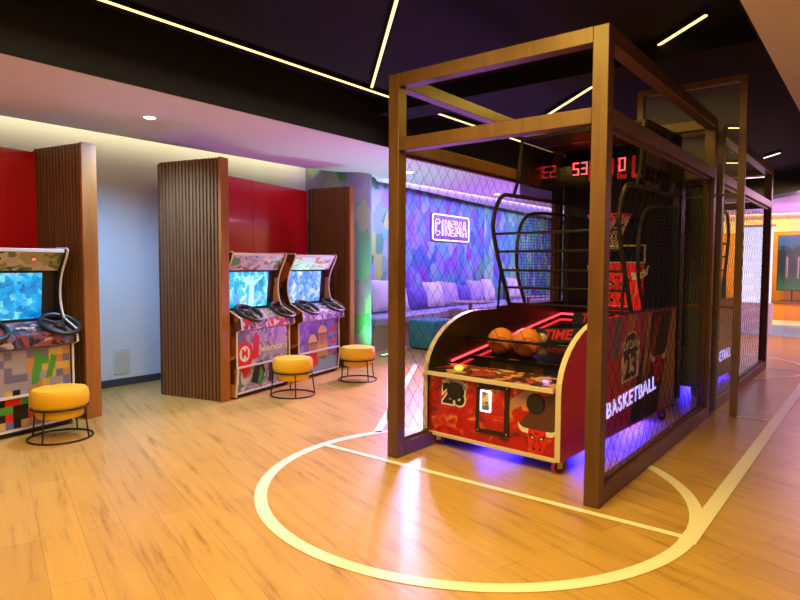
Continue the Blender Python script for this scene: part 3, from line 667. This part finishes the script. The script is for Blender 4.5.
    mb = MB(); rz_ = lambda y: .60+.15*(y-.3)
    mb.prism([(.30, .56), (.30, rz_(.30)), (2.26, rz_(2.26)), (2.26, .56)], 0, xi0, xi1); rp = mb.build('ramp', M['black_gloss'], t)
    for cx, cy in ((-.145, 1.22), (-.13, 1.93)):
        mb = MB(); Tb = Matrix.Translation((cx, cy, rz_(cy)+.055)) @ Matrix.Rotation(R(-4), 4, 'Y') @ Matrix.Rotation(R(-22), 4, 'X')
        mb.box(-.19, .23, 0, .012, -.06, .07, T=Tb); bd = mb.build('time_board', M['black_print'], rp)
        mb = MB(); mb.text('TIME', .125, Tb @ FRONT(.03, -.002, .005), .001, .003, shear=.15); mb.build('lettering', M['red_glow_print'], bd)
    mb = MB(); pl = [(xi0+.012, .30, rz_(.3)+.03), (xi0+.012, 2.18, rz_(2.18)+.03), (xi1-.012, 2.18, rz_(2.18)+.03), (xi1-.012, .30, rz_(.3)+.03)]
    for a, b in zip(pl[:-1], pl[1:]): mb.tube([a, b], .009, 6)
    mb.build('led_strip', M['red_led'], t)
    mb = MB(); mb.box(xi0, xi1, .50, .56, .795, .815); mb.build('ball_stop_bar', M['black_gloss'], t, bevel=.004)
    mb = MB(); mb.box(xi0, xi1, .545, .56, .640, .655); mb.build('ball_rail', M['black_gloss'], t)
    # net cage of bent tubes
    for x in (XL+.02, XR-.02):
        outer = smooth_path([(x, 1.22, 1.03), (x, .91, 1.69), (x, .94, 1.89), (x, 1.06, 2.045), (x, 1.22, 2.05), (x, 2.26, 2.055)], 2)
        mb = MB(); mb.tube(outer, .019, 8); mb.build('outer_tube', M['black_metal'], t)
        inn = smooth_path([(x, 1.50, 1.03), (x, 1.32, 1.36), (x, 1.34, 1.70), (x, 1.44, 1.86), (x, 1.66, 1.925), (x, 2.26, 1.935)], 2)
        mb = MB(); mb.tube(inn, .016, 8); it = mb.build('inner_tube', M['black_metal'], t)
        mb = MB()
        def front_y(z):
            best = 2.26
            for a, b in zip(inn[:-1], inn[1:]):
                if min(a[2], b[2]) <= z <= max(a[2], b[2]) and abs(a[2]-b[2]) > 1e-6:
                    q = (z-a[2])/(b[2]-a[2]); best = min(best, a[1]+q*(b[1]-a[1]))
            return best
        z = 1.06
        while z < 1.93:
            y0 = front_y(z)
            if y0 < 2.23: mb.tube([(x, y0, z), (x, 2.26, z)], .0022, 3)
            z += .03
        y = 1.36
        while y < 2.25:
            zs = [1.04+.005*i for i in range(180) if front_y(1.04+.005*i) <= y]
            if zs: mb.tube([(x, y, min(zs)), (x, y, max(zs))], .0022, 3)
            y += .03
        mb.build('net_mesh', M['mesh_black'], it)
        mb = MB(); mb.tube(smooth_path([(x, 1.40, 2.58), (x, 1.36, 2.40), (x, 1.34, 2.2), (x, 1.26, 2.05)], 2), .016, 8); mb.build('hook_tube', M['black_metal'], t)
        mb = MB(); mb.tube([(x, 1.02, 1.03), (x, 1.06, 1.40)], .012, 6); mb.build('prop_tube', M['black_metal'], t)
        mb = MB(); mb.box(x-.018, x+.018, 1.02, 2.26, 1.005, 1.045); mb.build('sill_bar', M['black_metal'], t)
    for z in (1.06, 1.21, 1.365, 1.53, 1.685):
        y = 1.22-(z-1.03)*.44
        mb = MB(); mb.tube([(XL+.02, y, z), (XR-.02, y, z)], .0115, 8); mb.build('guard_bar', M['black_metal'], t)
    # canopy and scoreboard
    for x in (XL, XR-.012):
        mb = MB(); mb.box(x, x+.012, 1.40, 2.27, 2.06, 2.60); mb.build('canopy_side', M['smoked'] if x < 0 else M['black_gloss'], t)
    mb = MB(); mb.box(XL+.012, XR-.012, 1.39, 1.42, 2.575, 2.60); mb.build('canopy_bar', M['black_metal'], t)
    mb = MB(); mb.box(XL+.012, XR-.012, 1.42, 2.27, 2.590, 2.598); mb.box(XL+.012, XR-.012, 1.78, 1.84, 2.572, 2.592, 1)
    for i in range(40): mb.box(XL+.012+i*.029, XL+.020+i*.029, 1.42, 2.27, 2.584, 2.590, 1)
    for i in range(29): mb.box(XL+.012, XR-.012, 1.42+i*.029, 1.427+i*.029, 2.580, 2.586, 1)
    mb.build('canopy_roof', [M['roof_amber_glow'], M['black_metal']], t)
    mb = MB(); mb.box(XL+.012, XR-.012, 2.27, 2.32, .86, 2.60); bb = mb.build('backboard', M['black_gloss'], t)
    mb = MB()
    for i, chv in enumerate('BULLS'): mb.text(chv, .285, FRONT(-.005+(i-2)*.143, 2.2675, 2.355) @ Matrix.Diagonal((.72, 1, 1, 1)), .001, .008)
    mb.build('lettering', M['red_glow_print'], bb)
    for chv, cx in (('5', -.478), ('3', -.388), ('0', .003), ('0', .385)):
        mb = MB(); mb.box(cx-.042, cx+.042, 2.2645, 2.2662, 2.325, 2.475, 1); seven(mb, chv, cx, 2.40, .07, .13, 2.2640); mb.build('led_digit', [M['red_digit'], M['black_print']], bb)
    # hoop, net, target square, bull board
    hx, hy, hz = .02, 1.95, 1.88
    mb = MB(); mb.tube([(hx+.19*math.cos(2*PI*i/32), hy+.19*math.sin(2*PI*i/32), hz) for i in range(32)], .010, 8, True); mb.box(hx-.06, hx+.06, hy+.18, 2.27, hz-.05, hz+.012); hp = mb.build('hoop', M['red_print'], t)
    mb = MB(); n = 12
    for sg in (1, -1):
        for i in range(n):
            pts = []
            for j in range(9):
                q = j/8; r = .185-.085*math.sin(q*PI/2); a = 2*PI*i/n+sg*q*1.5; pts.append((hx+r*math.cos(a), hy+r*math.sin(a), hz-.01-.30*q))
            mb.tube(pts, .0035, 4)
    mb.build('net', M['net'], hp)
    mb = MB()
    for a, b, c, d in ((-.20, .25, 1.60, 1.615), (-.20, .25, 1.435, 1.45), (-.20, -.185, 1.45, 1.60), (.235, .25, 1.45, 1.60)): mb.box(a, b, 2.266, 2.27, c, d)
    mb.build('target_line', M['net'], bb)
    mb = MB(); mb.box(-.26, .24, 2.24, 2.27, .9, 1.43, 0); bull(mb, -.01, 1.27, .62, 2.238, 3, 1, 2)
    mb.box(-.20, .18, 2.232, 2.238, .93, .965, 2); mb.tube([(-.2, 2.237, 1.40), (-.2, 2.237, 1.15), (-.12, 2.237, 1.02), (.1, 2.237, 1.02), (.18, 2.237, 1.15), (.18, 2.237, 1.40)], .005, 6, mi=1)
    mb.build('bull_board', [mat('bull_board_red', (.62, .012, .012), .4, emit=(1, .02, .02), strength=.18), M['white'], M['black_print'], mat('bull_face_red', (.75, .03, .02), .4, emit=(1, .02, .02), strength=.2)], bb)
    # rear stand, castors, blue under-glow tube
    for x in (XL+.03, XR-.06):
        mb = MB(); mb.box(x, x+.05, 2.26, 2.31, .10, 2.05); mb.build('rear_leg', M['black_metal'], t)
    mb = MB(); mb.box(.28, XR, 2.322, 2.43, .16, 2.195); mb.build('rear_panel', M['black_print'], t)
    for x in (XL+.09, XR-.045):
        castor(t, x, .07); castor(t, x, 2.05)
    mb = MB(); mb.box(XL+.04, XR-.04, .10, 2.10, .105, .125); mb.build('base_board', M['black_print'], t)
    for x in (-.35, .40):
        mb = MB(); mb.tube([(x, .45, .098), (x, 1.95, .098)], .008, 6); mb.build('underglow_tube', M['blue_led'], t)
    tag(t, label, 'arcade machine'); return t
MO = (-2.194, 3.85, 0); MR = R(-3.5)
m1 = basketball_machine(MO, MR, 'black and red basketball arcade machine inside the near timber cage')
m2 = copy_tree(m1); m2.location = (-2.10, 9.25, 0); m2.rotation_euler.z = PI; tag(m2, 'farther basketball arcade machine facing away from us inside the rear timber cage', 'arcade machine')
# blue glow under the machines (their own LED tubes)
for dy in (0, 3.2):
    for lx, ly, e in ((.36, .9, 20), (.40, 1.6, 24), (-.1, .3, 10)):
        p = frm(MO[:2], MR, lx, ly+.0); l = area('underglow_light', (p.x, p.y+dy, .09), (.1, .6), e, (.022, .012, 1), rot=(0, 0, MR))
# basketballs
def ball(x, y, r, m, label, group=None):
    q = .60+.15*(y-.3); p = frm(MO[:2], MR, x, y); t = empty('basketball', (p.x, p.y, q+r/math.cos(math.atan(.15))+.001), R(30))
    mb = MB(); mb.sphere((0, 0, 0), r, 32, 20); mb.build('cover', m, t)
    mb = MB(); c = lambda f: [f(2*PI*i/36) for i in range(36)]
    rr = r*1.0
    mb.tube(c(lambda a: (rr*math.cos(a), rr*math.sin(a)*.5, rr*math.sin(a)*.866)), .0022, 5, True)
    mb.tube(c(lambda a: (rr*math.cos(a)*.5, rr*math.sin(a), -rr*math.cos(a)*.866)), .0022, 5, True)
    for sg in (1, -1):
        pts = []
        for i in range(36):
            a = 2*PI*i/36; v = Vector((math.cos(a)*.62, sg*(.62+.16*math.cos(2*a)), math.sin(a)*.62)).normalized()*rr; v.rotate(Matrix.Rotation(R(30), 3, 'X')); pts.append(tuple(v))
        mb.tube(pts, .0022, 5, True)
    mb.build('seam', M['seam'], t); tag(t, label, 'basketball', 'basketballs in the near machine'); return t
b1 = ball(-.362, .70, .112, M['orange_ball'], 'orange basketball on the ramp, left of the two side by side')
b2 = ball(-.118, .70, .120, M['orange_ball'], 'orange basketball on the ramp, right of the two, next to the red TIME lettering')
b3 = ball(-.212, 1.12, .048, M['white_ball'], 'small white ball at the left end of the red TIME lettering')

# ------------------------------------------------------------------ ceiling lights
def strip(a, b, label, m, z=3.2, drop=True, name='strip_light', group='warm LED strips in the black ceiling'):
    a = Vector((*a, z)); b = Vector((*b, z)); L = (b-a).length; t = empty(name, a, math.atan2(b.y-a.y, b.x-a.x))
    mb = MB(); mb.box(0, L, -.014, .014, .004, .05 if drop else .02); mb.build('profile', M['black_metal'], t)
    mb = MB(); mb.box(.005, L-.005, -.011, .011, -.006, .004); mb.build('diffuser', m, t)
    tag(t, label, 'strip light', group); return t
strip((-4.30, -1.0), (-4.18, 10.0), 'long warm LED strip running along the ceiling edge from upper left', M['strip'])
strip((-4.15, 4.80), (-1.2, 1.9), 'diagonal LED strip at top centre, branching off the long one towards the viewer', M['strip'])
strip((-1.07, 4.89), (-4.16, 7.81), 'diagonal LED strip above the near cage, ending at upper right', M['strip'])
for i, (a, b, lb) in enumerate([((-1.664, 8.963), (-1.521, 9.071), 'short warm strip light seen just above the rear cage, left of the glazed screen post'),
                 ((-2.226, 11.923), (-2.021, 12.075), 'short strip light seen through the rear cage top, below another'),
                 ((-1.632, 11.749), (-1.365, 11.387), 'pinkish strip light at far right, upper of the two beyond the rear cage'),
                 ((-2.375, 15.193-1.0), (-1.90, 14.2), 'pinkish strip light at far right, lower of the two beyond the rear cage')]):
    strip(a, b, lb, M['strip_far'] if i > 1 else M['strip'], group='short strip lights in the far ceiling')
def downlight(x, y, label):
    t = empty('downlight', (x, y, 2.75)); mb = MB(); mb.lathe([(.055, -.006), (.062, -.004), (.062, 0)], n=24); mb.build('trim_ring', M['white'], t)
    mb = MB(); mb.lathe([(.045, -.009), (.05, -.006)], n=20); mb.build('lens', M['lens'], t); tag(t, label, 'downlight', 'round downlights in the white ceiling')
downlight(-5.35, 3.08, 'round downlight in the pink ceiling above the gap between the booths')
downlight(-5.43, 7.12, 'round downlight in the violet ceiling beside the left cage post')
downlight(-5.75, 10.24, 'round downlight farthest away, in the violet ceiling above the sofa')

# ------------------------------------------------------------------ lounge
wx = lambda y: -7.15-.6*(y-7.6)/7.4
fx = lambda y: -6.42-.55*(y-7.5)/7.4
t = empty('bench_sofa', (-6.8, 11, 0)); off = Vector((6.8, -11))
def loun(x, y): return (x+off.x, y+off.y)
ys = [7.55+.5*i for i in range(23)]
mb = MB(); mb.prism([loun(fx(y)-.03, y) for y in ys]+[loun(wx(y)+.02, y) for y in ys[::-1]], 2, 0, .40); mb.build('base', M['sofa_base'], t)
mb = MB(); mb.prism([loun(fx(y)+.03, y) for y in ys]+[loun(wx(y)+.02, y) for y in ys[::-1]], 2, .40, .56); mb.build('seat_cushion', M['sofa'], t, bevel=.035)
tag(t, 'long built-in sofa with a mauve seat under the violet camouflage wall', 'sofa')
def pillow_mesh():
    mb = MB(); n = 14; vs = []; fs = []
    for sg in (1, -1):
        o = len(vs)
        for i in range(n+1):
            for j in range(n+1):
                u, v = 2*i/n-1, 2*j/n-1; h = max(0, (1-u*u)*(1-v*v))**.5
                pin = 1-.07*(1-abs(v))**1 if abs(u) > .99 else 1
                k = 1-.06*(1-u*u)*abs(v)**3; kk = 1-.06*(1-v*v)*abs(u)**3
                vs.append((sg*.12*h, u*.5*kk, v*.5*k+.5))
        for i in range(n):
            for j in range(n):
                q = (o+i*(n+1)+j, o+(i+1)*(n+1)+j, o+(i+1)*(n+1)+j+1, o+i*(n+1)+j+1); fs.append(q if sg == 1 else q[::-1])
    mb.add(vs, fs); return mb
pm = pillow_mesh()
for i, (y, w, h, mk, lb) in enumerate([
        (8.55, 1.05, .58, 'pillow_cream', 'large cream pillow on the sofa, nearest, half hidden by the cage post'),
        (9.45, .62, .42, 'pillow_blue', 'dark blue-violet pillow just right of the cage post, below the neon sign'),
        (10.10, .66, .52, 'pillow_cream', 'tall cream pillow on the sofa, just right of the dark blue one'),
        (10.75, .60, .50, 'pillow_lilac', 'pale lilac pillow leaning behind the small table top'),
        (11.35, .52, .42, 'pillow_blue', 'small blue-violet pillow in the middle of the sofa row, right of the pale lilac one'),
        (11.93, .56, .52, 'pillow_lilac', 'bright violet-lit lilac pillow, second from the basketball machine tube'),
        (12.62, .58, .54, 'pillow_cream', 'pale pillow at the right end of the row, against the bent black tube'),
        (14.1, .60, .54, 'pillow_cream', 'pale pillow seen through the net inside the bent black tubes')]):
    o = pm.build('pillow', M[mk]); o.scale = (1, w, h); o.rotation_euler = (R(random.uniform(-4, 4)), R(-14), R(4+random.uniform(-6, 6)))
    o.location = (wx(y)+.33, y, .585); tag(o, lb, 'pillow', 'pillows on the bench sofa')
def table(x, y, label):
    t = empty('cafe_table', (x, y, 0)); mb = MB(); mb.lathe([(.39, .69), (.40, .70), (.40, .72), (.39, .725)], n=32); mb.build('table_top', M['table'], t)
    mb = MB(); mb.lathe([(.035, .02), (.035, .69)], n=14); mb.build('pedestal', M['table'], t)
    mb = MB(); mb.lathe([(.20, 0), (.20, .012), (.05, .03)], n=24); mb.build('base', M['black_metal'], t); tag(t, label, 'table', 'round cafe tables at the sofa')
table(-6.28, 10.2, 'round pedestal table in front of the sofa, below the neon sign')
table(-6.40, 12.9, 'round pedestal table in front of the sofa, farther back behind the bent tubes')
mb = MB(); mb.box(-.3, .3, -.3, .3, .02, .50); t = empty('cube_pouf', (-6.0, 8.55, 0), R(-8)); mb.build('cushion', M['teal'], t, bevel=.03)
mb = MB(); mb.box(-.26, .26, -.26, .26, 0, .02); mb.build('base', M['dark'], t); tag(t, 'teal cube pouf in front of the sofa, beside the machine side', 'pouf')
# neon sign
sy0, sy1, sz0, sz1 = 10.42, 12.0, 1.95, 2.48
ay = math.atan2(-.6, 7.4)
t = empty('neon_sign', (wx(11.2)+.05, 11.2, 2.21), -ay*-1+0)
t.rotation_euler = (0, 0, -math.atan2(wx(12)-wx(11), 1))
mb = MB(); L2, H2, r2 = .80, .265, .05
bp = []
for cx, cz, a0 in ((L2-r2, H2-r2, 0), (-L2+r2, H2-r2, 90), (-L2+r2, -H2+r2, 180), (L2-r2, -H2+r2, 270)):
    bp += [(0, cx+r2*math.cos(R(a0+q)), cz+r2*math.sin(R(a0+q))) for q in (0, 30, 60, 90)]
mb.tube(bp, .013, 8, True); mb.build('border_tube', M['neon'], t)
def neon_letter(mb, strokes, x, w, h):
    for s in strokes: mb.tube([(0, x+px*w, (pz-.5)*h) for px, pz in s], .0048, 6)
LET = {'C': [[(1, .85), (.75, 1), (.25, 1), (0, .8), (0, .2), (.25, 0), (.75, 0), (1, .15), (.8, .3), (.6, .2), (.3, .25), (.25, .5), (.3, .75), (.6, .8), (.8, .7), (1, .85)]],
       'I': [[(.3, 0), (.3, 1), (.7, 1), (.7, 0), (.3, 0)]], 'N': [[(0, 0), (0, 1), (.25, 1), (.75, .4), (.75, 1), (1, 1), (1, 0), (.75, 0), (.25, .6), (.25, 0), (0, 0)]],
       'E': [[(0, 0), (0, 1), (1, 1), (1, .8), (.3, .8), (.3, .6), (.8, .6), (.8, .4), (.3, .4), (.3, .2), (1, .2), (1, 0), (0, 0)]],
       'M': [[(0, 0), (0, 1), (.25, 1), (.5, .55), (.75, 1), (1, 1), (1, 0), (.78, 0), (.78, .6), (.5, .2), (.22, .6), (.22, 0), (0, 0)]],
       'A': [[(0, 0), (.35, 1), (.65, 1), (1, 0), (.75, 0), (.68, .25), (.32, .25), (.25, 0), (0, 0)], [(.4, .45), (.5, .78), (.6, .45), (.4, .45)]]}
mb = MB(); x = -.70
for chv, w in (('C', .20), ('I', .10), ('N', .20), ('E', .17), ('M', .24), ('A', .21)): neon_letter(mb, LET[chv], x, w, .33); x += w+.055
mb.build('lettering', M['neon'], t)
mb = MB(); mb.box(-.035, -.025, -.82, .82, -.285, .285); mb.build('backboard', M['neon_back'], t)
tag(t, 'pink neon sign reading CINEMA on the camouflage wall', 'neon sign')

# ------------------------------------------------------------------ far hall
mb = MB(); mb.box(-3.2, 4, 14.6, 17.4, 0, .006); tag(struct(mb, 'trim_2', M['teal_carpet']))
mb = MB(); mb.box(-3.2, 4, 17.4, 19.0, 0, .008); tag(struct(mb, 'trim_3', M['cream_band']))
mb = MB(); mb.prism([(-9, 20.6), (-9, 20.8), (6, 20.0), (6, 19.7), (-1.5, 20.1)], 2, 0, 2.62); struct(mb, 'wall_far', M['orange_wood'])
mb = MB(); mb.prism([(-9, 20.55), (-9, 20.8), (6, 20.2), (6, 19.6), (-1.5, 20.05)], 2, 2.4, 2.76); struct(mb, 'trim_4', M['cream_band'])
t = empty('curved_bench', (-1.5, 19.2, 0)); p_ = [(-2.5, .22), (-2, .12), (-.5, 0), (1, -.05), (3, -.05), (5, .0)]
mb = MB(); mb.prism(p_+[(5, .45), (-2.5, .75)], 2, 0, .44); mb.build('front', M['orange_wood'], t)
mb = MB(); mb.prism([(x, y-.03) for x, y in p_]+[(5, .45), (-2.5, .75)], 2, .44, .50); mb.build('bench_top', M['walnut'], t)
tag(t, 'low curved orange bench along the far orange wall', 'bench')
t = empty('television', (-1.95, 19.55, 0)); mb = MB(); mb.box(-.36, .36, 0, .06, .78, 2.28); mb.build('casing', M['dark'], t, bevel=.01)
mb = MB(); mb.box(-.34, .34, -.006, .0, .80, 2.26); mb.build('screen', M['tv'], t)
mb = MB(); mb.box(-.02, .02, .03, .06, .505, .78); mb.box(-.25, .25, -.1, .2, .501, .52); mb.build('stand', M['dark'], t)
tag(t, 'upright television screen in front of the far orange wall, at the right edge', 'television')
mb = MB(); mb.box(-1.62+.0, -1.5, 14.9, 14.95, 0, 2.75)
t = empty('daylit_window', (-2.2, 14.9, 0)); mb = MB(); mb.box(-.30, .35, 0, .03, .66, 2.25); mb.build('pane', M['window'], t)
mb = MB(); mb.box(-.34, .39, -.01, .05, 2.25, 2.30); mb.box(-.34, .39, -.01, .05, 0, .66); mb.build('frame', M['white'], t)
tag(t, 'pale daylit window panel beyond the rear cage', 'window')
t = empty('glass_door', (-1.3, 12.2, 0))
mb = MB(); mb.box(-.02, 1.6, -.006, .006, .01, 2.74); mb.build('glass_leaf', M['glass'], t)
for x in (.0, .16):
    mb = MB(); mb.tube([(x-.0, -.05, 1.22), (x, -.05, 1.58)], .018, 10); mb.tube([(x, -.05, 1.27), (x, 0, 1.27)], .008, 6); mb.tube([(x, -.05, 1.53), (x, 0, 1.53)], .008, 6); mb.build('pull_handle', M['white'], t)
tag(t, 'clear glass door with two pale upright handles beyond the rear cage', 'door')
# floor uplight at the column foot
t = empty('floor_uplight', (-6.05, 7.5, 0)); mb = MB(); mb.box(-.03, .03, -.25, .25, 0, .02); mb.build('housing', M['dark'], t)
mb = MB(); mb.box(-.02, .02, -.24, .24, .02, .026); mb.build('diffuser', mat('green_led', (.2, 1, .5), .4, emit=(.1, 1, .45), strength=4), t)
tag(t, 'slim green uplight on the floor by the camouflage column', 'uplight')
spot('uplight_green', (-5.55, 7.30, .06), (-6.0, 6.9, 1.3), 130, (.15, 1, .45), 110, .8)
